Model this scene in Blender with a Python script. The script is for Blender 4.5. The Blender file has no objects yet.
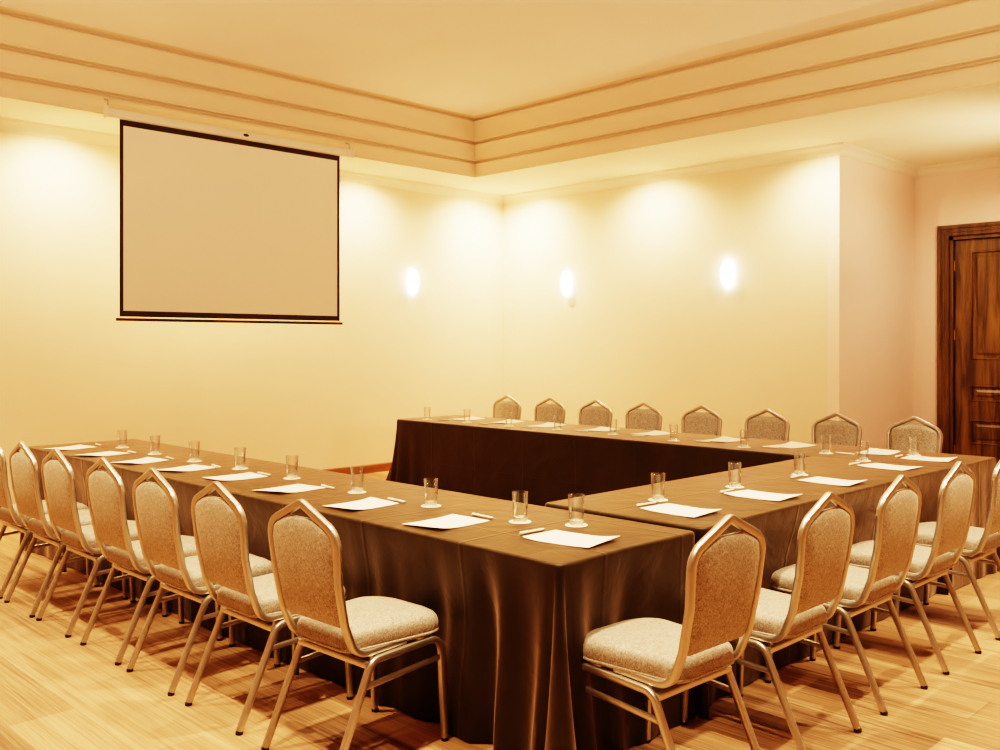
import bpy, bmesh, math, random
from mathutils import Vector, Matrix
C = bpy.context.scene.collection
S = bpy.context.scene
PI = math.pi

# ------------------------------------------------------------------ helpers
def obj(name, bm, mat, parent=None, smooth=True, angle=40):
    me = bpy.data.meshes.new(name)
    bmesh.ops.recalc_face_normals(bm, faces=bm.faces)
    bm.to_mesh(me); bm.free()
    if mat: me.materials.append(mat)
    if smooth:
        for p in me.polygons: p.use_smooth = True
        try: me.set_sharp_from_angle(angle=math.radians(angle))
        except Exception: pass
    o = bpy.data.objects.new(name, me); C.objects.link(o)
    if parent: o.parent = parent
    return o

def thing(name, label, cat, loc=(0, 0, 0), rotz=0, group=None):
    o = bpy.data.objects.new(name, None); C.objects.link(o)
    o.location = loc; o.rotation_euler = (0, 0, rotz); o.empty_display_size = .1
    o['label'] = label; o['category'] = cat
    if group: o['group'] = group
    return o

def tag(o, label, cat, group=None):
    o['label'] = label; o['category'] = cat
    if group: o['group'] = group
    return o

def struct(name, bm, m, smooth=False, parent=None):
    o = obj(name, bm, m, parent, smooth)
    if parent is None: o['kind'] = 'structure'
    return o

def dup(root, loc, rotz, label, group=None):
    r = root.copy(); C.objects.link(r); r.location = loc; r.rotation_euler = (0, 0, rotz)
    r['label'] = label
    if group: r['group'] = group
    for ch in list(root.children):
        c = ch.copy(); C.objects.link(c); c.parent = r
        for g in list(ch.children):
            d = g.copy(); C.objects.link(d); d.parent = c
    return r

def add_box(bm, x0, y0, z0, x1, y1, z1, bevel=0):
    r = bmesh.ops.create_cube(bm, size=1)
    for v in r['verts']:
        v.co = Vector((x0 + (v.co.x + .5) * (x1 - x0), y0 + (v.co.y + .5) * (y1 - y0), z0 + (v.co.z + .5) * (z1 - z0)))
    if bevel:
        es = list({e for v in r['verts'] for e in v.link_edges})
        bmesh.ops.bevel(bm, geom=es, offset=bevel, segments=2, affect='EDGES', profile=.7)
    return bm

def box(*a, bevel=0):
    return add_box(bmesh.new(), *a, bevel=bevel)

def fillet(pts, radii, n=6):
    """round the corners of a polyline"""
    out = [Vector(pts[0])]
    for i in range(1, len(pts) - 1):
        p, a, b = Vector(pts[i]), Vector(pts[i - 1]), Vector(pts[i + 1])
        r = radii[i] if isinstance(radii, (list, tuple)) else radii
        u, w = (a - p).normalized(), (b - p).normalized()
        ang = u.angle(w)
        if r <= 0 or ang > PI - .02: out.append(p); continue
        d = min(r / math.tan(ang / 2), (a - p).length * .49, (b - p).length * .49)
        rr = d * math.tan(ang / 2)
        c = p + (u + w).normalized() * (rr / math.sin(ang / 2))
        s, e = p + u * d - c, p + w * d - c
        th = s.angle(e)
        for k in range(n + 1):
            t = k / n
            q = (s * math.sin((1 - t) * th) + e * math.sin(t * th)) / math.sin(th)
            out.append(c + q)
    out.append(Vector(pts[-1]))
    return out

def add_sweep(bm, pts, prof, side=None, cap=True):
    """sweep a 2d profile [(a, b)] along pts; a runs along the side vector, b along tangent x side"""
    pts = [Vector(p) for p in pts]
    n = len(pts)
    T = []
    for i in range(n):
        if i == 0: t = pts[1] - pts[0]
        elif i == n - 1: t = pts[-1] - pts[-2]
        else: t = (pts[i + 1] - pts[i]).normalized() + (pts[i] - pts[i - 1]).normalized()
        T.append(t.normalized())
    if side is None:
        side = Vector((1, 0, 0)) if abs(T[0].x) < .9 else Vector((0, 0, 1))
    side = Vector(side)
    sd = (side - T[0] * side.dot(T[0])).normalized()
    rings = []
    for i in range(n):
        sd = (sd - T[i] * sd.dot(T[i])).normalized()
        up = T[i].cross(sd)
        rings.append([bm.verts.new(pts[i] + sd * a + up * b) for a, b in prof])
    m = len(prof)
    for i in range(n - 1):
        for k in range(m):
            bm.faces.new((rings[i][k], rings[i][(k + 1) % m], rings[i + 1][(k + 1) % m], rings[i + 1][k]))
    if cap:
        bm.faces.new(rings[0][::-1]); bm.faces.new(rings[-1])
    return bm

def rrect(w, h, r, n=2):
    """rounded rectangle profile"""
    out = []
    for cx, cy, a0 in ((w/2 - r, h/2 - r, 0), (-w/2 + r, h/2 - r, 90), (-w/2 + r, -h/2 + r, 180), (w/2 - r, -h/2 + r, 270)):
        for k in range(n + 1):
            a = math.radians(a0 + 90 * k / n)
            out.append((cx + r * math.cos(a), cy + r * math.sin(a)))
    return out

def circ(r, n=8):
    return [(r * math.cos(2*PI*k/n), r * math.sin(2*PI*k/n)) for k in range(n)]

def add_lathe(bm, prof, n=24, closed=False):
    rings = []
    for r, z in prof:
        if r < 1e-6: rings.append([bm.verts.new((0, 0, z))])
        else: rings.append([bm.verts.new((r * math.cos(2*PI*k/n), r * math.sin(2*PI*k/n), z)) for k in range(n)])
    m = len(rings)
    for i in range(m if closed else m - 1):
        a, b = rings[i], rings[(i + 1) % m]
        for k in range(n):
            k2 = (k + 1) % n
            if len(a) == 1 and len(b) == 1: continue
            if len(a) == 1: bm.faces.new((a[0], b[k2], b[k]))
            elif len(b) == 1: bm.faces.new((a[k], a[k2], b[0]))
            else: bm.faces.new((a[k], a[k2], b[k2], b[k]))
    return bm

# ------------------------------------------------------------------ materials
def mat(name):
    m = bpy.data.materials.new(name); m.use_nodes = True
    nt = m.node_tree
    return m, nt, nt.nodes, nt.links, nt.nodes['Principled BSDF']

def simple(name, col, rough=.5, metal=0, **kw):
    m, nt, N, L, b = mat(name)
    b.inputs['Base Color'].default_value = (*col, 1)
    b.inputs['Roughness'].default_value = rough
    b.inputs['Metallic'].default_value = metal
    for k, v in kw.items(): b.inputs[k.replace('_', ' ')].default_value = v
    return m

def node(N, t, **kw):
    n = N.new(t)
    for k, v in kw.items(): setattr(n, k, v)
    return n

def ramp(N, stops):
    r = N.new('ShaderNodeValToRGB')
    e = r.color_ramp.elements
    e[0].position, e[0].color = stops[0][0], (*stops[0][1], 1)
    e[1].position, e[1].color = stops[-1][0], (*stops[-1][1], 1)
    for p, c in stops[1:-1]:
        x = e.new(p); x.color = (*c, 1)
    return r

def plaster(name, col, var=.04):
    m, nt, N, L, b = mat(name)
    tc = N.new('ShaderNodeTexCoord')
    n1 = N.new('ShaderNodeTexNoise'); n1.inputs['Scale'].default_value = 1.3; n1.inputs['Detail'].default_value = 4
    L.new(tc.outputs['Object'], n1.inputs['Vector'])
    r = ramp(N, [(.3, tuple(c * (1 - var) for c in col)), (.7, col)])
    L.new(n1.outputs['Fac'], r.inputs['Fac']); L.new(r.outputs['Color'], b.inputs['Base Color'])
    n2 = N.new('ShaderNodeTexNoise'); n2.inputs['Scale'].default_value = 90
    L.new(tc.outputs['Object'], n2.inputs['Vector'])
    bp = N.new('ShaderNodeBump'); bp.inputs['Strength'].default_value = .04; bp.inputs['Distance'].default_value = .01
    L.new(n2.outputs['Fac'], bp.inputs['Height']); L.new(bp.outputs['Normal'], b.inputs['Normal'])
    b.inputs['Roughness'].default_value = .75
    b.inputs['Specular IOR Level'].default_value = .25
    return m

M = {}
M['wall'] = plaster('wall_plaster', (.84, .715, .57))
M['wallpink'] = plaster('recess_plaster', (.92, .74, .66))
M['ceil'] = plaster('ceiling_plaster', (.93, .84, .75))
M['soffit'] = plaster('soffit_plaster', (.93, .85, .68))
M['tray'] = plaster('tray_plaster_shaded', (.86, .70, .53))  # steps darker and oranger than the ceiling: shade put into the colour
M['trimw'] = plaster('cornice_plaster', (.88, .78, .64))

def floor_mat():
    m, nt, N, L, b = mat('striped_carpet_planks')
    tc = N.new('ShaderNodeTexCoord')
    mp = N.new('ShaderNodeMapping'); L.new(tc.outputs['Object'], mp.inputs['Vector'])
    br = N.new('ShaderNodeTexBrick'); L.new(mp.outputs['Vector'], br.inputs['Vector'])
    br.offset = .37; br.offset_frequency = 2
    br.inputs['Scale'].default_value = 1
    br.inputs['Brick Width'].default_value = 1.0; br.inputs['Row Height'].default_value = .25
    br.inputs['Mortar Size'].default_value = .0012; br.inputs['Mortar Smooth'].default_value = .1
    br.inputs['Bias'].default_value = 0
    br.inputs['Color1'].default_value = (.20, .20, .20, 1); br.inputs['Color2'].default_value = (.80, .80, .80, 1)
    br.inputs['Mortar'].default_value = (.2, .2, .2, 1)
    # fine streaks along x
    ms = N.new('ShaderNodeMapping'); ms.inputs['Scale'].default_value = (1.6, 75, 1)
    L.new(tc.outputs['Object'], ms.inputs['Vector'])
    ns = N.new('ShaderNodeTexNoise'); ns.inputs['Scale'].default_value = 1; ns.inputs['Detail'].default_value = 5; ns.inputs['Roughness'].default_value = .7
    L.new(ms.outputs['Vector'], ns.inputs['Vector'])
    ms2 = N.new('ShaderNodeMapping'); ms2.inputs['Scale'].default_value = (.6, 14, 1)
    L.new(tc.outputs['Object'], ms2.inputs['Vector'])
    nb = N.new('ShaderNodeTexNoise'); nb.inputs['Scale'].default_value = 1; nb.inputs['Detail'].default_value = 3
    L.new(ms2.outputs['Vector'], nb.inputs['Vector'])
    a = node(N, 'ShaderNodeMath', operation='MULTIPLY_ADD'); a.inputs[1].default_value = .40
    L.new(br.outputs['Color'], a.inputs[0])
    b2 = node(N, 'ShaderNodeMath', operation='MULTIPLY_ADD'); b2.inputs[1].default_value = .85
    L.new(ns.outputs['Fac'], b2.inputs[0]); L.new(a.outputs[0], b2.inputs[2])
    c2 = node(N, 'ShaderNodeMath', operation='MULTIPLY'); c2.inputs[1].default_value = .35
    L.new(nb.outputs['Fac'], c2.inputs[0]); L.new(c2.outputs[0], a.inputs[2])
    r = ramp(N, [(.50, (.070, .034, .016)), (.66, (.21, .114, .058)), (.80, (.36, .20, .105)), (1.0, (.56, .33, .185))])
    L.new(b2.outputs[0], r.inputs['Fac']); L.new(r.outputs['Color'], b.inputs['Base Color'])
    bp = N.new('ShaderNodeBump'); bp.inputs['Strength'].default_value = .15; bp.inputs['Distance'].default_value = .004
    L.new(ns.outputs['Fac'], bp.inputs['Height']); L.new(bp.outputs['Normal'], b.inputs['Normal'])
    b.inputs['Roughness'].default_value = .6
    return m
M['floor'] = floor_mat()

def wood(name, dark, light, axis='z', scale=1.0, rough=.35):
    m, nt, N, L, b = mat(name)
    tc = N.new('ShaderNodeTexCoord')
    mp = N.new('ShaderNodeMapping')
    mp.inputs['Scale'].default_value = {'z': (14*scale, 14*scale, 1.3*scale), 'x': (1.3*scale, 14*scale, 14*scale), 'y': (14*scale, 1.3*scale, 14*scale)}[axis]
    L.new(tc.outputs['Object'], mp.inputs['Vector'])
    n = N.new('ShaderNodeTexNoise'); n.inputs['Scale'].default_value = 1; n.inputs['Detail'].default_value = 6
    n.inputs['Roughness'].default_value = .6; n.inputs['Distortion'].default_value = .6
    L.new(mp.outputs['Vector'], n.inputs['Vector'])
    r = ramp(N, [(.38, dark), (.72, light)])
    L.new(n.outputs['Fac'], r.inputs['Fac']); L.new(r.outputs['Color'], b.inputs['Base Color'])
    b.inputs['Roughness'].default_value = rough
    return m
M['door'] = wood('dark_door_wood', (.050, .025, .006), (.23, .125, .034))
M['casing'] = wood('door_casing_wood', (.050, .025, .007), (.16, .083, .024))
M['base'] = wood('baseboard_wood', (.16, .06, .018), (.34, .15, .05), 'x')
M['basey'] = wood('baseboard_wood_side', (.16, .06, .018), (.34, .15, .05), 'y')
M['brass'] = simple('aged_brass', (.55, .33, .12), .35, 1)

def cloth_mat():
    m, nt, N, L, b = mat('brown_tablecloth')
    tc = N.new('ShaderNodeTexCoord')
    n = N.new('ShaderNodeTexNoise'); n.inputs['Scale'].default_value = 2.2; n.inputs['Detail'].default_value = 5
    L.new(tc.outputs['Object'], n.inputs['Vector'])
    r = ramp(N, [(.3, (.022, .0140, .0035)), (.75, (.037, .0235, .0068))])
    L.new(n.outputs['Fac'], r.inputs['Fac']); L.new(r.outputs['Color'], b.inputs['Base Color'])
    # pressed fold lines: a grid in x and y and one in z
    sx = N.new('ShaderNodeSeparateXYZ'); L.new(tc.outputs['Object'], sx.inputs[0])
    wob = N.new('ShaderNodeTexNoise'); wob.inputs['Scale'].default_value = .9; L.new(tc.outputs['Object'], wob.inputs['Vector'])
    hs = []
    for out, per, off in (('X', .61, .17), ('Y', .47, .12), ('Z', .42, .04)):
        ad = node(N, 'ShaderNodeMath', operation='MULTIPLY_ADD'); ad.inputs[1].default_value = .08
        L.new(wob.outputs['Fac'], ad.inputs[0]); L.new(sx.outputs[out], ad.inputs[2])
        pp = node(N, 'ShaderNodeMath', operation='PINGPONG'); pp.inputs[1].default_value = per / 2
        ao = node(N, 'ShaderNodeMath', operation='ADD'); ao.inputs[1].default_value = off + 20 * per
        L.new(ad.outputs[0], ao.inputs[0]); L.new(ao.outputs[0], pp.inputs[0])
        mr = node(N, 'ShaderNodeMapRange', interpolation_type='SMOOTHSTEP')
        mr.inputs['From Min'].default_value = 0; mr.inputs['From Max'].default_value = .014
        mr.inputs['To Min'].default_value = {'X': .4, 'Y': .3, 'Z': .18}[out]; mr.inputs['To Max'].default_value = 0
        L.new(pp.outputs[0], mr.inputs['Value']); hs.append(mr.outputs[0])
    s1 = node(N, 'ShaderNodeMath', operation='ADD'); L.new(hs[0], s1.inputs[0]); L.new(hs[1], s1.inputs[1])
    s2 = node(N, 'ShaderNodeMath', operation='ADD'); L.new(s1.outputs[0], s2.inputs[0]); L.new(hs[2], s2.inputs[1])
    n3 = N.new('ShaderNodeTexNoise'); n3.inputs['Scale'].default_value = 6; n3.inputs['Detail'].default_value = 3; n3.inputs['Distortion'].default_value = .5
    L.new(tc.outputs['Object'], n3.inputs['Vector'])
    s3 = node(N, 'ShaderNodeMath', operation='MULTIPLY_ADD'); s3.inputs[1].default_value = 2.2
    L.new(n3.outputs['Fac'], s3.inputs[0]); L.new(s2.outputs[0], s3.inputs[2])
    bp = N.new('ShaderNodeBump'); bp.inputs['Strength'].default_value = .55; bp.inputs['Distance'].default_value = .006
    L.new(s3.outputs[0], bp.inputs['Height']); L.new(bp.outputs['Normal'], b.inputs['Normal'])
    b.inputs['Roughness'].default_value = .46
    b.inputs['Specular IOR Level'].default_value = .3
    b.inputs['Sheen Weight'].default_value = .6
    b.inputs['Sheen Roughness'].default_value = .33
    b.inputs['Sheen Tint'].default_value = (1, .66, .47, 1)
    return m
M['cloth'] = cloth_mat()

def fabric(name, dark, mid, light, sc=1.0, sheen=.3):
    m, nt, N, L, b = mat(name)
    tc = N.new('ShaderNodeTexCoord')
    n1 = N.new('ShaderNodeTexNoise'); n1.inputs['Scale'].default_value = 55*sc; n1.inputs['Detail'].default_value = 3; n1.inputs['Distortion'].default_value = 2.2
    n2 = N.new('ShaderNodeTexNoise'); n2.inputs['Scale'].default_value = 230*sc; n2.inputs['Detail'].default_value = 2
    for n in (n1, n2): L.new(tc.outputs['Object'], n.inputs['Vector'])
    mx = node(N, 'ShaderNodeMath', operation='MULTIPLY_ADD'); mx.inputs[1].default_value = .45
    L.new(n2.outputs['Fac'], mx.inputs[0])
    h = node(N, 'ShaderNodeMath', operation='MULTIPLY'); h.inputs[1].default_value = .55
    L.new(n1.outputs['Fac'], h.inputs[0]); L.new(h.outputs[0], mx.inputs[2])
    r = ramp(N, [(.36, dark), (.5, mid), (.64, light)])
    L.new(mx.outputs[0], r.inputs['Fac']); L.new(r.outputs['Color'], b.inputs['Base Color'])
    bp = N.new('ShaderNodeBump'); bp.inputs['Strength'].default_value = .25; bp.inputs['Distance'].default_value = .002
    L.new(mx.outputs[0], bp.inputs['Height']); L.new(bp.outputs['Normal'], b.inputs['Normal'])
    b.inputs['Roughness'].default_value = .6
    b.inputs['Sheen Weight'].default_value = sheen
    b.inputs['Sheen Tint'].default_value = (1, .9, .75, 1)
    return m
M['fabric'] = fabric('jacquard_back_fabric', (.23, .19, .15), (.41, .355, .29), (.64, .57, .485))
M['seatfab'] = fabric('velour_seat_fabric', (.17, .135, .108), (.32, .265, .215), (.50, .425, .355), 1.2, .3)

def gold():
    m, nt, N, L, b = mat('champagne_gold_tube')
    b.inputs['Base Color'].default_value = (.55, .51, .45, 1)
    b.inputs['Metallic'].default_value = .85; b.inputs['Roughness'].default_value = .30
    return m
M['gold'] = gold()
M['rubber'] = simple('dark_rubber', (.02, .015, .01), .6)
M['paper'] = simple('white_paper', (.86, .82, .71), .6)
M['coaster'] = simple('white_paper_doily', (.85, .82, .74), .7)
M['penw'] = simple('white_pen_plastic', (.85, .80, .70), .3)
M['pengrey'] = simple('pen_tip_metal', (.45, .38, .3), .3, .8)
M['screen'] = simple('matte_projection_fabric', (.94, .87, .78), .9)
M['black'] = simple('black_border', (.025, .012, .008), .6)
M['white'] = simple('white_enamel', (.82, .76, .66), .35)
M['darkbar'] = simple('dark_bar', (.03, .02, .015), .4)

def glass():
    m, nt, N, L, b = mat('clear_drinking_glass')
    out = N['Material Output']; N.remove(b)
    tr = N.new('ShaderNodeBsdfTransparent'); tr.inputs[0].default_value = (.99, .99, .985, 1)
    gl = N.new('ShaderNodeBsdfGlossy'); gl.inputs['Roughness'].default_value = .06
    lw = N.new('ShaderNodeLayerWeight'); lw.inputs['Blend'].default_value = .32
    mr = N.new('ShaderNodeMapRange'); mr.inputs['To Min'].default_value = .035; mr.inputs['To Max'].default_value = .95
    L.new(lw.outputs['Facing'], mr.inputs['Value'])
    mx = N.new('ShaderNodeMixShader'); L.new(mr.outputs[0], mx.inputs[0])
    L.new(tr.outputs[0], mx.inputs[1]); L.new(gl.outputs[0], mx.inputs[2]); L.new(mx.outputs[0], out.inputs['Surface'])
    return m
M['glass'] = glass()
M['glassbase'] = simple('thick_glass_base', (1, .97, .9), .05, 0, Transmission_Weight=.75)

def emit(name, col, s):
    m, nt, N, L, b = mat(name)
    b.inputs['Base Color'].default_value = (.9, .85, .75, 1)
    b.inputs['Emission Color'].default_value = (*col, 1)
    b.inputs['Emission Strength'].default_value = s
    return m
M['lampglass'] = emit('glowing_opal_glass', (1, .86, .62), 14)

# ------------------------------------------------------------------ room
XS, YL, XC, YD = -8.90, 8.89, -4.24, 10.72        # screen wall, lamp wall, its end, door wall
XB, YB = 2.4, -2.4                                 # walls behind the camera
ZC = 3.455                                         # soffit height
W = .12
DX0, DX1, DZ = -3.86, -2.84, 2.665                 # door opening

struct('floor', box(XS - W, YB - W, -.1, XB + W, YD + W, 0), M['floor'])
struct('wall_left', box(XS - W, YB - W, 0, XS, YL + W, ZC + .8), M['wall'])
struct('wall_right', box(XS, YL, 0, XC - W, YL + W, ZC + .8), M['wall'])
struct('wall_recess', box(XC - W, YL, 0, XC, YD + W, ZC + .8), M['wallpink'])
bm = box(XC, YD, 0, DX0, YD + W, ZC + .8)
add_box(bm, DX1, YD, 0, XB, YD + W, ZC + .8)
add_box(bm, DX0, YD, DZ, DX1, YD + W, ZC + .8)
struct('wall_door', bm, M['wallpink'])
struct('wall_back', box(XB, YB - W, 0, XB + W, YD + W, ZC + .8), M['wall'])
struct('wall_front', box(XS, YB - W, 0, XB, YB, ZC + .8), M['wall'])

# tray ceiling: soffit ring, three coved steps and the raised flat
TX0, TX1, TY0, TY1 = -8.09, 1.4, -1.4, 7.62
bm = bmesh.new()
def quad(bm, *ps):
    return bm.faces.new([bm.verts.new(p) for p in ps])
o4 = [(XS, YB), (XB, YB), (XB, YD), (XS, YD)]
i4 = [(TX0, TY0), (TX1, TY0), (TX1, TY1), (TX0, TY1)]
for k in range(4):
    a, b_, c_, d_ = o4[k], o4[(k + 1) % 4], i4[(k + 1) % 4], i4[k]
    quad(bm, (*a, ZC), (*d_, ZC), (*c_, ZC), (*b_, ZC))
so = obj('ceiling_soffit', bm, M['soffit'], None, False); so['kind'] = 'structure'

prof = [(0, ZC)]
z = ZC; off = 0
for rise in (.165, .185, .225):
    # bead at the lower lip, a hollow cove, then a groove added to cast a dark line
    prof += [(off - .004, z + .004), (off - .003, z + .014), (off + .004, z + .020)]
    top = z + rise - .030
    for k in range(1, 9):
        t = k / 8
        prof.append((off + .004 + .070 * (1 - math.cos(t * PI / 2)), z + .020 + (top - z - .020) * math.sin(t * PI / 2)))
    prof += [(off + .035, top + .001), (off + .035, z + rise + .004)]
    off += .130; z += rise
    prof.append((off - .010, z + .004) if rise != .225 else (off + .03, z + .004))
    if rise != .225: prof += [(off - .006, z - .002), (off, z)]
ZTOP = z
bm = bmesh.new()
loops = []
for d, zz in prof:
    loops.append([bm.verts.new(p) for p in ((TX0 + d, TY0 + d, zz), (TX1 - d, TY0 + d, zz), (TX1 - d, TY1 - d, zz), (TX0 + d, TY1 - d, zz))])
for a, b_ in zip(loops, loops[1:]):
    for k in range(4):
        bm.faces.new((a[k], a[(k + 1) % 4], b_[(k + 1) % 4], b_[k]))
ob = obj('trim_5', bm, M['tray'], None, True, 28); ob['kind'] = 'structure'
bm = bmesh.new(); d = prof[-1][0]
quad(bm, *[(x, y, ZTOP + .004) for x, y in ((TX0 + d, TY0 + d), (TX1 - d, TY0 + d), (TX1 - d, TY1 - d), (TX0 + d, TY1 - d))])
ob = obj('ceiling', bm, M['ceil'], None, False); ob['kind'] = 'structure'

def strip(name, pts, prof, material, closed=False):
    """profile (out from wall, z) mitred along a wall polyline; the room is on the right of the direction of travel"""
    P = [Vector((x, y)) for x, y in pts]; n = len(P)
    D = [(P[i + 1] - P[i]).normalized() for i in range(n - 1)]
    Nn = [Vector((d.y, -d.x)) for d in D]
    offs = []
    for i in range(n):
        if i == 0: offs.append(Nn[0])
        elif i == n - 1: offs.append(Nn[-1])
        else:
            m = (Nn[i - 1] + Nn[i]); offs.append(m / (1 + Nn[i - 1].dot(Nn[i])))
    return P, offs

CORN = [(0, -.098), (.012, -.098), (.016, -.086), (.022, -.082), (.026, -.066), (.040, -.042), (.062, -.026), (.078, -.020), (.080, -.010), (.092, -.008), (.092, 0)]
BASE = [(0, .1), (.010, .1), (.016, .092), (.018, .075), (.018, 0)]
path = [(XS, YB), (XS, YL), (XC, YL), (XC, YD), (XB, YD)]
P, offs = strip('', path, None, None)
def run(name, i, prof, zbase, material, cut0=None, cut1=None):
    bm = bmesh.new(); rings = []
    for j, cut in ((i, cut0), (i + 1, cut1)):
        ring = []
        for d, zz in prof:
            p = P[j] + offs[j] * d
            if cut is not None:
                nn = Vector(((P[i+1]-P[i]).normalized().y, -(P[i+1]-P[i]).normalized().x))
                p = Vector(cut) + nn * d
            ring.append(bm.verts.new((p.x, p.y, zbase + zz)))
        rings.append(ring)
    for k in range(len(prof) - 1):
        bm.faces.new((rings[0][k], rings[0][k+1], rings[1][k+1], rings[1][k]))
    o = obj(name, bm, material, None, True, 30); o['kind'] = 'structure'
    return o
for i, nm in enumerate(('trim_1', 'trim_2', 'trim_3', 'trim_4')): run(nm, i, CORN, ZC, M['trimw'])
run('baseboard_left', 0, BASE, 0, M['basey'])
run('baseboard_right', 1, BASE, 0, M['base'])
run('baseboard_recess', 2, BASE, 0, M['basey'])
run('baseboard_door', 3, BASE, 0, M['base'], None, (DX0 - .13, YD))

# door
door = bpy.data.objects.new('door_1', None); C.objects.link(door); door['kind'] = 'structure'
cw = .125
fl = [(0, 0), (0, .020), (.010, .030), (.022, .030), (.028, .022), (.040, .022), (.046, .030), (.058, .030), (.064, .022), (.076, .022), (.082, .030), (.100, .036), (.118, .036), (cw, .026), (cw, 0)]
bm = bmesh.new(); rings = []
for (x, z_, dx, dz) in ((DX0, 0, -1, 0), (DX0, DZ, -1, 1), (DX1, DZ, 1, 1), (DX1, 0, 1, 0)):
    rings.append([bm.verts.new((x + dx * a, YD - h, z_ + dz * a)) for a, h in fl])
for a, b_ in zip(rings, rings[1:]):
    for k in range(len(fl) - 1): bm.faces.new((a[k], a[k+1], b_[k+1], b_[k]))
struct('door_casing', bm, M['casing'], True, door)
bm = box(DX0, YD, 0, DX0 + .035, YD + .115, DZ)
add_box(bm, DX1 - .035, YD, 0, DX1, YD + .115, DZ)
add_box(bm, DX0, YD, DZ - .035, DX1, YD + .115, DZ)
add_box(bm, DX0 + .035, YD + .075, 0, DX0 + .05, YD + .115, DZ - .035)
struct('door_jamb', bm, M['casing'], False, door)
lx0, lx1 = DX0 + .04, DX1 - .04
yf = YD + .045                                    # face of the leaf
st = .155
panels = [(1.33, 2.50), (.88, 1.06), (.42, .69), (.14, .26)]
bm = bmesh.new()
zs = [.005]
for a, b_ in sorted(panels): zs += [a, b_]
zs.append(DZ - .04)
add_box(bm, lx0, yf, .005, lx0 + st, yf + .04, DZ - .04)
add_box(bm, lx1 - st, yf, .005, lx1, yf + .04, DZ - .04)
for k in range(0, len(zs), 2): add_box(bm, lx0 + st, yf, zs[k], lx1 - st, yf + .04, zs[k + 1])
leaf = struct('door_leaf', bm, M['door'], False, door)
for a, b_ in panels:
    bm = bmesh.new(); lo = []
    for ins, yy in ((0, yf + .002), (.006, yf - .004), (.016, yf - .004), (.024, yf + .016), (.05, yf + .016), (.075, yf + .006)):
        lo.append([bm.verts.new(p) for p in ((lx0 + st + ins, yy, a + ins), (lx1 - st - ins, yy, a + ins), (lx1 - st - ins, yy, b_ - ins), (lx0 + st + ins, yy, b_ - ins))])
    for p_, q_ in zip(lo, lo[1:]):
        for k in range(4): bm.faces.new((p_[k], p_[(k+1) % 4], q_[(k+1) % 4], q_[k]))
    bm.faces.new(lo[-1])
    struct('door_panel', bm, M['door'], False, leaf)
for zz in (.35, 1.60, 2.35):
    bm = bmesh.new(); add_sweep(bm, [(lx0 - .003, yf - .008, zz - .055), (lx0 - .003, yf - .008, zz + .055)], circ(.009, 10))
    struct('hinge', bm, M['brass'], True, door)
bm = bmesh.new(); add_sweep(bm, fillet([(lx1 - .07, yf, 1.12), (lx1 - .07, yf - .06, 1.12), (lx1 - .2, yf - .06, 1.12)], .02), circ(.01, 10))
struct('door_handle', bm, M['brass'], True, leaf)

# ------------------------------------------------------------------ projection screen
SX = -7.99
scr = thing('projection_screen', 'white pull-down projection screen with black border hanging on the left wall side', 'projection screen', (SX, 4.52, 3.45))
def loc(bm):  # build in world coordinates, store relative to the screen's base
    bmesh.ops.translate(bm, verts=bm.verts, vec=(-SX, -4.52, -3.45)); return bm
y0, y1, z0, z1 = 3.375, 5.630, 1.735, 3.412
bw = .031
bm = box(SX - .001, y0 + bw, z0 + .05, SX + .001, y1 - bw, z1 - .05)
obj('screen_fabric', loc(bm), M['screen'], scr, False)
bm = box(SX - .002, y0, z0, SX + .002, y0 + bw, z1)
add_box(bm, SX - .002, y1 - bw, z0, SX + .002, y1, z1)
add_box(bm, SX - .002, y0 + bw, z0, SX + .002, y1 - bw, z0 + .05)
add_box(bm, SX - .002, y0 + bw, z1 - .05, SX + .002, y1 - bw, z1)
obj('screen_border', loc(bm), M['black'], scr, False)
bm = bmesh.new(); add_sweep(bm, [(SX, y0 - .03, z0 - .025), (SX, y1 + .03, z0 - .025)], rrect(.022, .026, .006), side=(1, 0, 0))
obj('bottom_bar', loc(bm), M['darkbar'], scr)
bm = bmesh.new(); add_sweep(bm, [(SX, y0 - .105, 3.455), (SX, y1 + .135, 3.455)], rrect(.075, .085, .022, 3), side=(1, 0, 0))
case = obj('screen_case', loc(bm), M['white'], scr)
for ya in (y0 - .12, y1 + .135):
    bm = box(SX - .043, ya, 3.408, SX + .043, ya + .016, 3.502, bevel=.004)
    obj('end_cap', loc(bm), M['white'], scr)
for ya in (y0 - .10, y1 + .12):
    bm = bmesh.new(); add_sweep(bm, fillet([(SX, ya, 3.49), (SX, ya, 3.555), (SX - .07, ya, 3.575)], .015), circ(.007))
    obj('hanging_hook', loc(bm), M['gold'], scr)
bm = bmesh.new(); add_lathe(bm, [(0, 0), (.03, 0), (.03, .004), (0, .006)], 20)
bmesh.ops.rotate(bm, verts=bm.verts, matrix=Matrix.Rotation(PI/2, 3, 'Y')); bmesh.ops.scale(bm, verts=bm.verts, vec=(1, 1, .45))
bmesh.ops.translate(bm, verts=bm.verts, vec=(SX + .037, 4.55, 3.452))
obj('case_badge', loc(bm), M['darkbar'], case)

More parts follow.
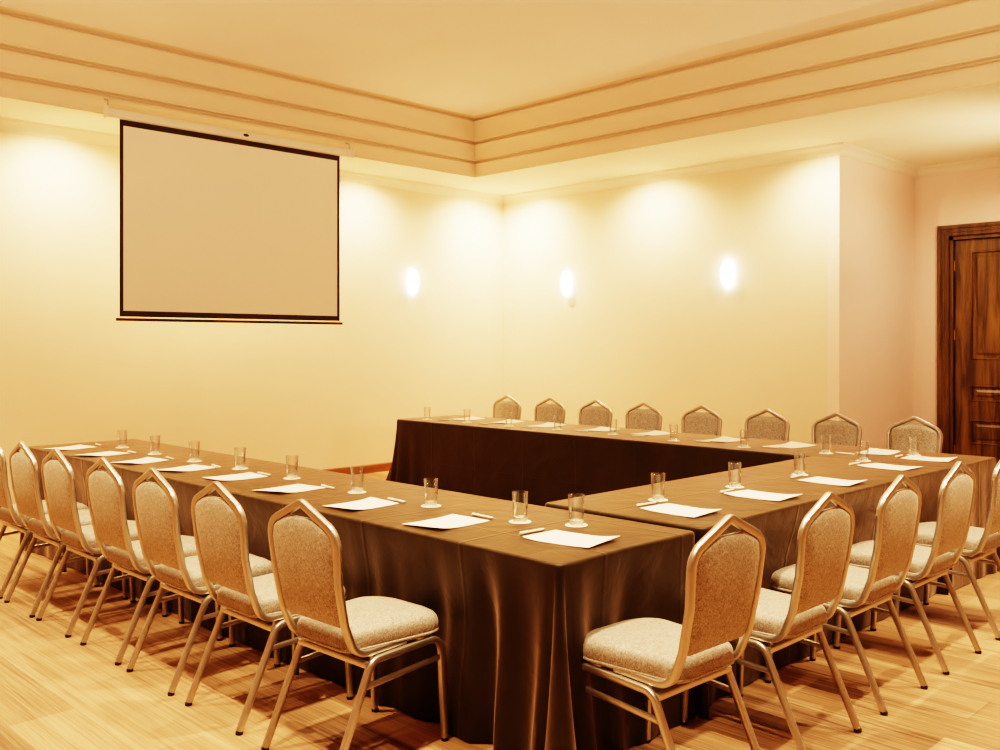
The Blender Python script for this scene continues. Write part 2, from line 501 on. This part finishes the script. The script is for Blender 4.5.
# ------------------------------------------------------------------ wall sconces
def make_sconce():
    t = thing('wall_sconce', '', 'wall lamp')
    bm = box(-.045, 0, -.09, .045, .02, .09, bevel=.006)
    obj('back_plate', bm, M['white'], t)
    bm = bmesh.new(); rows = []
    NZ, NA = 20, 14
    for i in range(NZ + 1):
        v = -1 + 2 * i / NZ
        zz = v * .145
        w_ = .075 * (1 - abs(v) ** 2.6 * .62)
        dp = .085 * (1 - abs(v) ** 2.6 * .5)
        rows.append([bm.verts.new((w_ * math.cos(PI * k / NA), .012 + dp * math.sin(PI * k / NA), zz)) for k in range(NA + 1)])
    for a, b_ in zip(rows, rows[1:]):
        for k in range(NA): bm.faces.new((a[k], a[k+1], b_[k+1], b_[k]))
    bm.faces.new(rows[0]); bm.faces.new(rows[-1][::-1])
    obj('glass_shade', bm, M['lampglass'], t)
    bm = bmesh.new()
    add_sweep(bm, [(.078 * math.cos(PI*k/16), .014 + .088 * math.sin(PI*k/16), 0) for k in range(4, 17)], rrect(.012, .004, .001, 1), side=(0, 0, 1))
    obj('metal_clip', bm, M['pengrey'], t)
    return t
sc0 = make_sconce()
sc0.location = (XS + .001, 7.33, 2.255); sc0.rotation_euler = (0, 0, -PI/2)
sc0['label'] = 'glowing oval wall lamp to the right of the projection screen'; sc0['group'] = 'wall sconces'
dup(sc0, (-7.766, YL - .001, 2.255), PI, 'glowing oval wall lamp nearest the room corner on the right-hand wall', 'wall sconces')
dup(sc0, (-5.479, YL - .001, 2.255), PI, 'glowing oval wall lamp nearest the wooden door, rightmost of three', 'wall sconces')

# ------------------------------------------------------------------ tablecloths
def tablecloth(name, label, x0, x1, y0, y1, zt, seed, corner, sides, flare=(0, 0, 0, 0), pleat=(0, 0, 0, 0), press=(0, 0, 0, 0), group='brown tablecloths of the U-shaped table'):
    """corner: four (flare, folds) for (x0,y0),(x1,y0),(x1,y1),(x0,y1); sides: amplitude of the soft folds on each side from y0 round"""
    rnd = random.Random(seed)
    R = .032
    samples = []      # (base point on rounded rect, outward normal, flare at floor, fold offset at floor)
    cs = [(x0, y0), (x1, y0), (x1, y1), (x0, y1)]
    inw = [(1, 1), (-1, 1), (-1, -1), (1, -1)]
    a0 = [180, 270, 0, 90]
    ph = [rnd.uniform(0, 6.28) for _ in range(40)]
    def sidefold(k, s, ln):
        A = sides[k]
        f = .5 * math.sin(s * 9.1 + ph[k]) + .35 * math.sin(s * 21.3 + ph[k + 4]) + .3 * math.sin(s * 4.3 + ph[k + 8])
        for e, d in ((k, s), ((k + 1) % 4, ln - s)):
            fl, am = corner[e]
            g = math.exp(-(d / .38) ** 2)
            f -= (am / max(A, 1e-4)) * g * math.cos(d * 31)
        fl = sum(corner[e][0] * math.exp(-(d / .24) ** 2) * .62 for e, d in ((k, s), ((k + 1) % 4, ln - s)))
        pl = pleat[k] * math.exp(-((ln - s if k == 0 else s) / .95) ** 2) * (math.sin(s * 27 + 1.2 * math.sin(s * 6)) + .45 * math.sin(s * 44 + ph[30]) - .9)
        return A * (f - 1.2) + pl, fl + flare[k]
    for k in range(4):
        cx, cy = cs[k][0] + inw[k][0] * R, cs[k][1] + inw[k][1] * R
        fl, am = corner[k]
        for j in range(19):
            t = j / 18
            a = math.radians(a0[k] + 90 * t)
            n = Vector((math.cos(a), math.sin(a)))
            f = -am * math.cos(t * 2 * PI), fl * (.62 + .38 * math.sin(t * PI))
            samples.append((Vector((cx, cy)) + n * R, n, f, 0))
        p, q = cs[k], cs[(k + 1) % 4]
        d = (Vector(q) - Vector(p)); ln = d.length; d.normalize()
        n = Vector((d.y, -d.x))
        m = max(4, int((ln - 2 * R) / .024))
        for j in range(1, m):
            s = R + (ln - 2 * R) * j / m
            samples.append((Vector(p) + d * s, n, sidefold(k, s, ln), press[k] * (1 - math.exp(-(min(s, ln - s) / .28) ** 2))))
    bm = bmesh.new(); rings = []
    NS = len(samples)
    # top ring inset, rounding, then skirt levels
    lv = [(-.014, 0, 0), (-.006, -.0012, 0), (-.0015, -.006, 0), (0, -.014, .02)]
    for t in (.06, .11, .17, .24, .32, .41, .50, .60, .70, .80, .90, 1): lv.append((0, -.014 - (zt - .018) * t, t))
    for o_, dz, t in lv:
        ring = []
        for p, n, f, pr in samples:
            g, g2 = ((t ** .8), (t ** 1.5)) if t > 0 else (0, 0)
            q = p + n * (o_ + f[0] * g + f[1] * g2 - pr * math.exp(-((zt + dz - .45) / .22) ** 2))
            ring.append(bm.verts.new((q.x, q.y, zt + dz)))
        rings.append(ring)
    for a, b_ in zip(rings, rings[1:]):
        for k in range(NS): bm.faces.new((a[k], a[(k+1) % NS], b_[(k+1) % NS], b_[k]))
    # top surface: one filled face, gently uneven through the material's bump
    bm.faces.new(rings[0])
    o = obj(name, bm, M['cloth'], None, True, 60)
    return tag(o, label, 'tablecloth', group)

LT = (-7.38, -2.135, 2.405, 3.235)
tablecloth('tablecloth', 'dark brown floor-length tablecloth over the left table arm nearest the projection screen, corner facing camera',
           *LT, .750, 3, [(.03, .01), (.15, .034), (.0, .004), (.03, .01)], [.010, .006, .006, .006], pleat=(.034, .004, 0, 0), press=(.035, .055, 0, 0))
FT = (-7.455, -2.13, 5.93, 6.76)
tablecloth('tablecloth', 'dark brown floor-length tablecloth over the table in front of the far wall with sconces',
           *FT, .750, 8, [(.10, .012), (.0, .0), (.03, .01), (.02, .01)], [.006, .005, .006, .008], flare=(0, 0, 0, .25), press=(0, 0, .045, 0))
RT = (-3.005, -2.125, 3.262, 5.915)
tablecloth('tablecloth', 'dark brown floor-length tablecloth over the short right arm joining the two long tables',
           *RT, .758, 5, [(.0, .004), (.03, .012), (.0, .0), (.0, .0)], [.004, .010, .004, .005], flare=(0, -.05, 0, 0), press=(0, .06, 0, 0))
LTO = RTO = FTO = None

# ------------------------------------------------------------------ chairs
def make_chair():
    t = thing('banquet_chair', '', 'chair')
    oy = -.26
    tube = rrect(.024, .026, .007, 2)
    thin = rrect(.016, .020, .005, 2)
    for s in (-1, 1):
        x = .203 * s
        A = fillet([(x + .004*s, oy + 0, .012), (x, oy + .168, .384), (x, oy + .500, .398), (x + .004*s, oy + .518, .012)], [0, .055, .055, 0], 7)
        r1, r2 = A[:9], A[9:]           # rear leg with its bend, front leg with its bend
        bm = bmesh.new(); add_sweep(bm, r1, tube, side=(1, 0, 0)); leg = obj('leg', bm, M['gold'], t)
        bm = bmesh.new(); add_lathe(bm, [(0, 0), (.014, 0), (.0155, .012), (0, .013)], 10)
        bmesh.ops.translate(bm, verts=bm.verts, vec=(x + .004*s, oy, 0)); obj('foot_cap', bm, M['rubber'], leg)
        bm = bmesh.new(); add_sweep(bm, [r1[-1], r2[0]], tube, side=(1, 0, 0)); obj('seat_rail', bm, M['gold'], t)
        bm = bmesh.new(); add_sweep(bm, r2, tube, side=(1, 0, 0)); leg = obj('leg', bm, M['gold'], t)
        bm = bmesh.new(); add_lathe(bm, [(0, 0), (.014, 0), (.0155, .012), (0, .013)], 10)
        bmesh.ops.translate(bm, verts=bm.verts, vec=(x + .004*s, oy + .518, 0)); obj('foot_cap', bm, M['rubber'], leg)
        bm = bmesh.new(); add_sweep(bm, [(x, oy + .132, .298), (x, oy + .505, .322)], thin, side=(1, 0, 0)); obj('stretcher', bm, M['gold'], t)
    bm = bmesh.new(); add_sweep(bm, [(-.203, oy + .152, .372), (.203, oy + .152, .372)], rrect(.022, .022, .005), side=(0, 1, 0)); obj('crossbar', bm, M['gold'], t)
    bm = bmesh.new(); add_sweep(bm, [(-.203, oy + .46, .388), (.203, oy + .46, .388)], rrect(.02, .02, .005), side=(0, 1, 0)); obj('crossbar', bm, M['gold'], t)
    # back frame: J-bent posts rising to sloping shoulders that meet in a point
    def yb(z): # lean of the back
        K = [(.41, .116), (.53, .064), (.668, .034), (.84, .018), (.95, .014)]
        for (za, ya), (zb, yb_) in zip(K, K[1:]):
            if z <= zb: return ya + (yb_ - ya) * max(0, (z - za)) / (zb - za)
        return K[-1][1]
    R_ = []
    for s in (-1, 1):
        pts = [(.180*s, .34, .414), (.180*s, .112, .408), (.184*s, .064, .530), (.188*s, .036, .668), (.200*s, .018, .848), (0, .014, .938)]
        R_.append(pts)
    full = R_[0] + R_[1][::-1][1:]
    rad = [0, .075, .15, .15, .075, .03, .075, .15, .15, .075, 0]
    full = fillet([(x, oy + y, z_) for x, y, z_ in full], rad, 7)
    bm = bmesh.new(); add_sweep(bm, full, rrect(.024, .030, .007, 2), side=(0, 1, 0))
    # keep the broad side of the tube facing back all along the arch
    obj('back_frame', bm, M['gold'], t)
    for s in (-1, 1):
        bm = bmesh.new(); add_lathe(bm, [(0, -.004), (.006, -.004), (.006, .003), (0, .005)], 10)
        bmesh.ops.rotate(bm, verts=bm.verts, matrix=Matrix.Rotation(s*PI/2, 3, 'Y'))
        bmesh.ops.translate(bm, verts=bm.verts, vec=(.200*s, oy + .037, .655)); obj('bolt', bm, M['gold'], t)
    # back pad
    def hw(z):
        if z < .668: h = .181 + (.188 - .181) * (z - .50) / .168
        elif z < .80: h = .188 + .007 * (z - .668) / .132
        elif z < .845: h = .195 - .009 * (z - .80) / .045
        else: h = .186 - (z - .845) * 2.22 
        h -= .0135
        if z < .537: h -= .03 * (1 - math.sqrt(max(0, 1 - ((.537 - z) / .025) ** 2))) * .6
        return h
    NX, NZ = 18, 30
    def PAD(z):
        a, b, c = .512, .668, .89
        return .070 * (z-b)*(z-c)/((a-b)*(a-c)) + .036 * (z-a)*(z-c)/((b-a)*(b-c)) + .015 * (z-a)*(z-b)/((c-a)*(c-b))
    ztop = .886
    bm = bmesh.new(); fr, bk = [], []
    for i in range(NZ + 1):
        tz = i / NZ
        z_ = .512 + (ztop - .512) * (1 - (1 - tz) ** 1.15)
        if i > NZ - 7:  # roll the top edge down a little at the sides
            pass
        h = hw(z_)
        a, b_ = [], []
        for k in range(NX + 1):
            u = -1 + 2 * k / NX
            e = (1 - abs(u) ** 6) * (1 - abs(2 * tz - 1) ** 8)
            y_ = oy + PAD(z_)
            a.append(bm.verts.new((u * h, y_ + .006 + .026 * e, z_)))
            b_.append(bm.verts.new((u * h, y_ - .004 - .011 * e, z_)))
        fr.append(a); bk.append(b_)
    for i in range(NZ):
        for k in range(NX):
            bm.faces.new((fr[i][k], fr[i][k+1], fr[i+1][k+1], fr[i+1][k]))
            bm.faces.new((bk[i][k], bk[i+1][k], bk[i+1][k+1], bk[i][k+1]))
        for k in (0, NX):
            bm.faces.new((fr[i][k], fr[i+1][k], bk[i+1][k], bk[i][k]))
    for i in (0, NZ):
        for k in range(NX): bm.faces.new((fr[i][k], fr[i][k+1], bk[i][k+1], bk[i][k]))
    obj('backrest', bm, M['fabric'], t, True, 60)
    # seat cushion
    def outline(n, grow=0):
        base = fillet([(0, .085, 0), (-.172, .085, 0), (-.222, .545, 0), (.222, .545, 0), (.172, .085, 0), (0, .085, 0)], [0, .07, .12, .12, .07, 0], 12)
        base = [Vector((p.x, p.y + oy)) for p in base][:-1]
        # bow the front outwards
        c = Vector((0, oy + .31))
        out = []
        for p in base:
            bow = .018 * (1 - (p.x / .22) ** 2) if p.y > oy + .42 else 0
            q = Vector((p.x, p.y + max(0, bow)))
            d = (q - c).normalized()
            out.append(q + d * grow)
        return out
    ol = outline(0)
    c = Vector((0, oy + .31))
    bm = bmesh.new(); rings = []
    lv = [(.80, .411), (.955, .412), (.985, .420), (.999, .434), (1.0, .447), (.992, .460), (.972, .472), (.935, .482), (.86, .490), (.7, .497), (.45, .501), (.2, .503)]
    for sc_, z_ in lv:
        ring = []
        for p in ol:
            q = c + (p - c) * sc_
            drop = .012 * max(0, (q.y - oy - .40) / .15) ** 2
            ring.append(bm.verts.new((q.x, q.y, z_ - drop * (1 if z_ > .45 else .4))))
        rings.append(ring)
    n = len(ol)
    for a, b_ in zip(rings, rings[1:]):
        for k in range(n): bm.faces.new((a[k], a[(k+1) % n], b_[(k+1) % n], b_[k]))
    bm.faces.new(rings[0]); bm.faces.new(rings[-1])
    seat = obj('seat', bm, M['seatfab'], t, True, 60)
    pp = [(c + (p - c) * .992) for p in ol]
    pp = [Vector((p.x, p.y, .424 - .010 * max(0, (p.y - oy - .40) / .15) ** 2)) for p in pp]
    pp.append(pp[0])
    bm = bmesh.new(); add_sweep(bm, pp, circ(.005, 6), side=(0, 0, 1)); obj('piping', bm, M['fabric'], seat)
    return t

chair0 = make_chair()
used = []
def place_chair(x, y, rz, label, group):
    if not used:
        used.append(1); chair0.location = (x, y, 0); chair0.rotation_euler = (0, 0, rz)
        chair0['label'] = label; chair0['group'] = group; return chair0
    return dup(chair0, (x, y, 0), rz, label, group)

ORD = ['first', 'second', 'third', 'fourth', 'fifth', 'sixth', 'seventh', 'eighth', 'ninth']
# left row, backs to the camera's left; rear feet stand at y = 1.855
rad_ = math.radians
left = [(-2.890, 2.112, 2), (-3.495, 2.112, 0), (-4.067, 2.112, 0), (-4.61, 2.112, 0), (-5.205, 2.105, 0), (-5.71, 2.100, 0), (-6.245, 2.10, 0)]
for i, (x, y, r) in enumerate(left):
    lab = ('gold-framed beige banquet chair at the left table, %s from the corner facing the camera' % ORD[i]) if i < 6 else \
          'gold-framed beige banquet chair at the left table, cut off by the picture edge'
    place_chair(x, y, rad_(r), lab, 'chairs along the left table')
place_chair(-1.893, 2.690, PI/2 + rad_(-2), 'gold-framed beige banquet chair at the end of the left table, whole seat visible from behind', 'chairs on the right side of the table')
right = [(-1.885, 3.355, 0), (-1.885, 4.01, 0), (-1.885, 4.675, 0), (-1.885, 5.38, 0)]
for i, (x, y, r) in enumerate(right):
    lab = 'gold-framed beige banquet chair along the right arm, %s from the table corner facing the camera' % ORD[i]
    place_chair(x, y, PI/2 + rad_(r), lab, 'chairs on the right side of the table')
far = [(-7.225, 7.04), (-6.60, 7.04), (-5.99, 7.04), (-5.41, 7.05), (-4.77, 7.05), (-4.12, 7.05), (-3.50, 7.05), (-2.90, 7.09)]
for i, (x, y) in enumerate(far):
    lab = 'beige banquet chair back showing above the far table, %s from its screen end' % ORD[i]
    place_chair(x, y, PI, lab, 'chairs behind the far table')

# ------------------------------------------------------------------ place settings
def make_glass():
    bm = bmesh.new()
    add_lathe(bm, [(.0300, .020), (.0345, .1225), (.0338, .1250), (.0325, .1225), (.0280, .0205)], 32)
    o = obj('drinking_glass', bm, M['glass'], None, True, 50)
    bm = bmesh.new()
    add_lathe(bm, [(0, .0003), (.0270, .0003), (.0290, .003), (.0302, .0205), (.0280, .0205), (.0262, .0175), (0, .0165)], 32)
    obj('thick_base', bm, M['glassbase'], o, True, 40)
    return o
def make_coaster():
    bm = bmesh.new(); n = 36; rings = []
    for r, z_ in ((0, .0), (.045, 0), (.047, .001), (.044, .0025), (.036, .0022), (0, .0022)):
        if r == 0: rings.append([bm.verts.new((0, 0, z_))])
        else: rings.append([bm.verts.new((r * (1 + .02 * math.cos(12 * 2*PI*k/n) * (r > .04)) * math.cos(2*PI*k/n), r * (1 + .02 * math.cos(12 * 2*PI*k/n) * (r > .04)) * math.sin(2*PI*k/n), z_)) for k in range(n)])
    for a, b_ in zip(rings, rings[1:]):
        for k in range(n):
            k2 = (k+1) % n
            if len(a) == 1: bm.faces.new((a[0], b_[k2], b_[k]))
            elif len(b_) == 1: bm.faces.new((a[k], a[k2], b_[0]))
            else: bm.faces.new((a[k], a[k2], b_[k2], b_[k]))
    return obj('paper_coaster', bm, M['coaster'], None, True, 40)
def make_paper(seed):
    """a few loose sheets, one corner and edge lifting"""
    rnd = random.Random(seed)
    bm = bmesh.new(); nx, ny = 10, 14; w_, h_ = .212, .298
    sk = rnd.uniform(-.02, .02); c1, c2 = rnd.uniform(.002, .012), rnd.uniform(.001, .008)
    top, bot = [], []
    for j in range(ny + 1):
        v = j / ny; a, b_ = [], []
        for i in range(nx + 1):
            u = i / nx
            zz = c1 * max(0, (.45 - v) / .45) ** 2 * (.4 + u) + c2 * max(0, (v - .7) / .3) ** 2 * (1.2 - u) + .0022
            a.append(bm.verts.new(((u - .5) * w_ + sk * (v - .5), (v - .5) * h_, zz)))
            b_.append(bm.verts.new(((u - .5) * w_ + sk * (v - .5), (v - .5) * h_, zz - .0018)))
        top.append(a); bot.append(b_)
    for j in range(ny):
        for i in range(nx):
            bm.faces.new((top[j][i], top[j][i+1], top[j+1][i+1], top[j+1][i]))
            bm.faces.new((bot[j][i], bot[j+1][i], bot[j+1][i+1], bot[j][i+1]))
    for j in range(ny):
        for i in (0, nx): bm.faces.new((top[j][i], top[j+1][i], bot[j+1][i], bot[j][i]))
    for i in range(nx):
        for j in (0, ny): bm.faces.new((top[j][i], top[j][i+1], bot[j][i+1], bot[j][i]))
    return obj('paper_sheet', bm, M['paper'], None, True, 50)
def make_pen():
    t = thing('ballpoint_pen', '', 'pen')
    def lay(prof):
        bm = bmesh.new(); add_lathe(bm, prof, 12)
        bmesh.ops.rotate(bm, verts=bm.verts, matrix=Matrix.Rotation(PI/2, 3, 'Y'))
        bmesh.ops.translate(bm, verts=bm.verts, vec=(0, 0, .0056)); return bm
    obj('barrel', lay([(0, -.072), (.004, -.072), (.0055, -.068), (.0055, .052), (.0045, .060), (0, .060)]), M['penw'], t)
    obj('tip', lay([(0, .058), (.0042, .058), (.001, .074), (0, .074)]), M['pengrey'], t)
    bm = box(-.070, -.0015, .0105, -.030, .0015, .0130); obj('clip', bm, M['penw'], t)
    return t

glass0, coaster0, pen0 = make_glass(), make_coaster(), make_pen()
papers0 = [make_paper(i) for i in range(4)]
first = {}
def put(proto, key, loc_, rz, label, cat, group):
    if key not in first:
        first[key] = 1; o = proto; o.location = loc_; o.rotation_euler = (0, 0, rz)
        o['label'] = label; o['group'] = group; o['category'] = cat; return o
    o = dup(proto, loc_, rz, label, group); o['category'] = cat
    return o
ZT = .7505
rnd = random.Random(11)
def setting(row, ordtxt, zt, paper, prz, pen, pen_rz, glass, k):
    pi = k % 4
    put(papers0[pi], 'paper%d' % pi, (*paper, zt), prz, 'white sheets of paper on the %s, %s' % (row, ordtxt), 'paper', 'paper sheets on the tables')
    if pen: put(pen0, 'pen', (*pen, zt), pen_rz, 'white pen beside the paper on the %s, %s' % (row, ordtxt), 'pen', 'pens on the tables')
    if glass:
        put(coaster0, 'coaster', (*glass, zt), rnd.uniform(0, 3), 'paper coaster under tumbler on the %s, %s' % (row, ordtxt), 'coaster', 'paper coasters on the tables')
        put(glass0, 'glass', (*glass, zt + .0024), rnd.uniform(0, 3), 'empty clear tumbler on the %s, %s' % (row, ordtxt), 'glass', 'tumblers on the tables')

Lp = [(-2.971, 2.632, 8), (-3.577, 2.641, 4), (-4.226, 2.666, 12), (-4.821, 2.690, 0), (-5.355, 2.657, 16), (-5.895, 2.618, 16), (-6.465, 2.60, 18), (-7.017, 2.604, 14)]
Lg = [(-2.775, 2.874), (-3.336, 2.861), (-3.908, 2.860), (-4.568, 2.898), (-5.142, 2.901), (-5.674, 2.878), (-6.237, 2.877), (-6.791, 2.889)]
Lpen = [(-2.955, 2.832), (-3.543, 2.826), (-4.128, 2.838), (-4.794, 2.862), (-5.310, 2.838), (-5.900, 2.824), (-6.408, 2.795), (-7.053, 2.822)]
for i in range(8):
    setting('left table', '%s setting from the camera corner' % ORD[i], ZT, Lp[i][:2], rad_(Lp[i][2] - 2), Lpen[i], rad_(rnd.uniform(-6, 4)), Lg[i], i)
setting('left table end', 'at the corner nearest the camera', ZT, (-2.385, 2.752), rad_(95), (-2.580, 2.745), rad_(88), (-2.559, 2.985), 1)
Rp = [(-2.421, 3.535, -1), (-2.375, 4.165, -3), (-2.357, 4.86, -2), (-2.394, 5.68, -9)]
Rg = [(-2.666, 3.705), (-2.629, 4.325), (-2.614, 4.99), (-2.640, 5.87)]
Rpen = [(-2.617, 3.55), (-2.569, 4.16), (-2.578, 4.89), (-2.600, 5.66)]
for i in range(4):
    setting('right arm', '%s setting from the near end' % ORD[i], ZT + .0083, Rp[i][:2], rad_(90 + Rp[i][2]), Rpen[i], rad_(90 + rnd.uniform(-4, 4)), Rg[i], i)
setting('far right table corner', 'before the wooden door', ZT, (-2.41, 6.33), rad_(95), (-2.60, 6.32), rad_(93), (-2.566, 6.48), 2)
Fp = [(-6.943, 6.43), (-6.393, 6.43), (-5.861, 6.42), (-5.248, 6.46), (-4.707, 6.46), (-4.005, 6.42), (-3.429, 6.42), (-2.80, 6.46)]
Fg = [(-7.171, 6.10), (-6.649, 6.155), (-6.094, 6.162), (-5.532, 6.20), (-4.914, 6.20), (-4.261, 6.126), (-3.635, 6.11), (-3.034, 6.163)]
Fpen = [(-6.98, 6.16), (-6.39, 6.12), (-5.84, 6.13), (-5.27, 6.21), (-4.66, 6.20), (-4.05, 6.20), (-3.48, 6.20), (-2.92, 6.20)]
for i in range(8):
    setting('far table', '%s setting from the screen end' % ORD[i], ZT, Fp[i], rad_(180 + rnd.uniform(-6, 6)), Fpen[i], rad_(180 + rnd.uniform(-4, 4)), Fg[i], i)

# ------------------------------------------------------------------ lights
def spot(loc_, tgt, power, col, ang, blend=1, r=0.0):
    l = bpy.data.lights.new('spot_light', 'SPOT'); l.energy = power; l.color = col
    l.spot_size = math.radians(ang); l.spot_blend = blend; l.shadow_soft_size = r
    o = bpy.data.objects.new('spot_light', l); C.objects.link(o); o.location = loc_
    o.rotation_euler = (Vector(tgt) - Vector(loc_)).to_track_quat('-Z', 'Y').to_euler()
    return o
WARM = (1, .69, .42)
WASH = (1, .60, .32)
for y in (1.2, 3.15, 4.85, 6.5, 8.3):
    spot((XS + .55, y, ZC - .02), (XS + .10, y, 1.5), 165, WASH, 150)
for x in (-8.25, -6.40, -4.32):
    spot((x, YL - .55, ZC - .02), (x, YL - .10, 1.5), 165, WASH, 150)
spot((-2.7, 9.5, ZC - .02), (-3.0, 9.9, 0), 100, (1, .70, .46), 150)
# ceiling downlights over the seating
for x in (-7.2, -5.6, -4.0, -2.4):
    spot((x, 1.15, ZTOP - .03), (x, 1.3, 0), 320, WARM, 80, .7, .03)
for y in (3.3, 4.6, 5.9, 7.2):
    spot((-1.05, y, ZTOP - .03), (-1.2, y, 0), 290, WARM, 80, .7, .03)
# unseen downlights added in mid ceiling to brighten the tables
for (x, y, e) in ((-2.6, 2.85, 480), (-4.4, 3.2, 200), (-2.6, 4.6, 240), (-6.2, 2.6, 130)):
    spot((x, y, ZTOP - .03), (x, y, 0), e, WARM, 84, 1, .06)

spot((-5.0, 4.15, ZTOP - .03), (-5.0, 5.2, 0), 210, (1, .76, .48), 100, 1, .06)  # unseen spot added to lift the far table's skirt
spot((-2.3, 9.1, 2.2), (-3.3, 8.9, ZC), 90, (1, .66, .40), 110)  # unseen upward spot added to brighten the soffit near the recess
# fill spots added out of frame, aimed up to brighten ceiling and screen
FILL = (1, .69, .45)
spot((-4.6, -.6, 1.6), (-5.0, 2.4, ZTOP), 260, FILL, 120, 1, .1)
spot((1.1, 4.6, 2.0), (-2.8, 5.4, ZTOP), 370, FILL, 120, 1, .1)

w = bpy.data.worlds.new('World'); S.world = w; w.use_nodes = True
w.node_tree.nodes['Background'].inputs[0].default_value = (.02, .015, .01, 1)

S.view_settings.view_transform = 'Filmic'
S.view_settings.look = 'Very High Contrast'
S.view_settings.exposure = .46
S.cycles.max_bounces = 12

# ------------------------------------------------------------------ camera
cd = bpy.data.cameras.new('camera'); cam = bpy.data.objects.new('camera', cd); C.objects.link(cam)
cam.location = (0, 0, 1.5); cam.rotation_euler = (PI/2, 0, .789135)
cd.sensor_width = 36; cd.lens = 36 * .946747; cd.shift_y = -.0309; cd.clip_start = .02
S.camera = cam
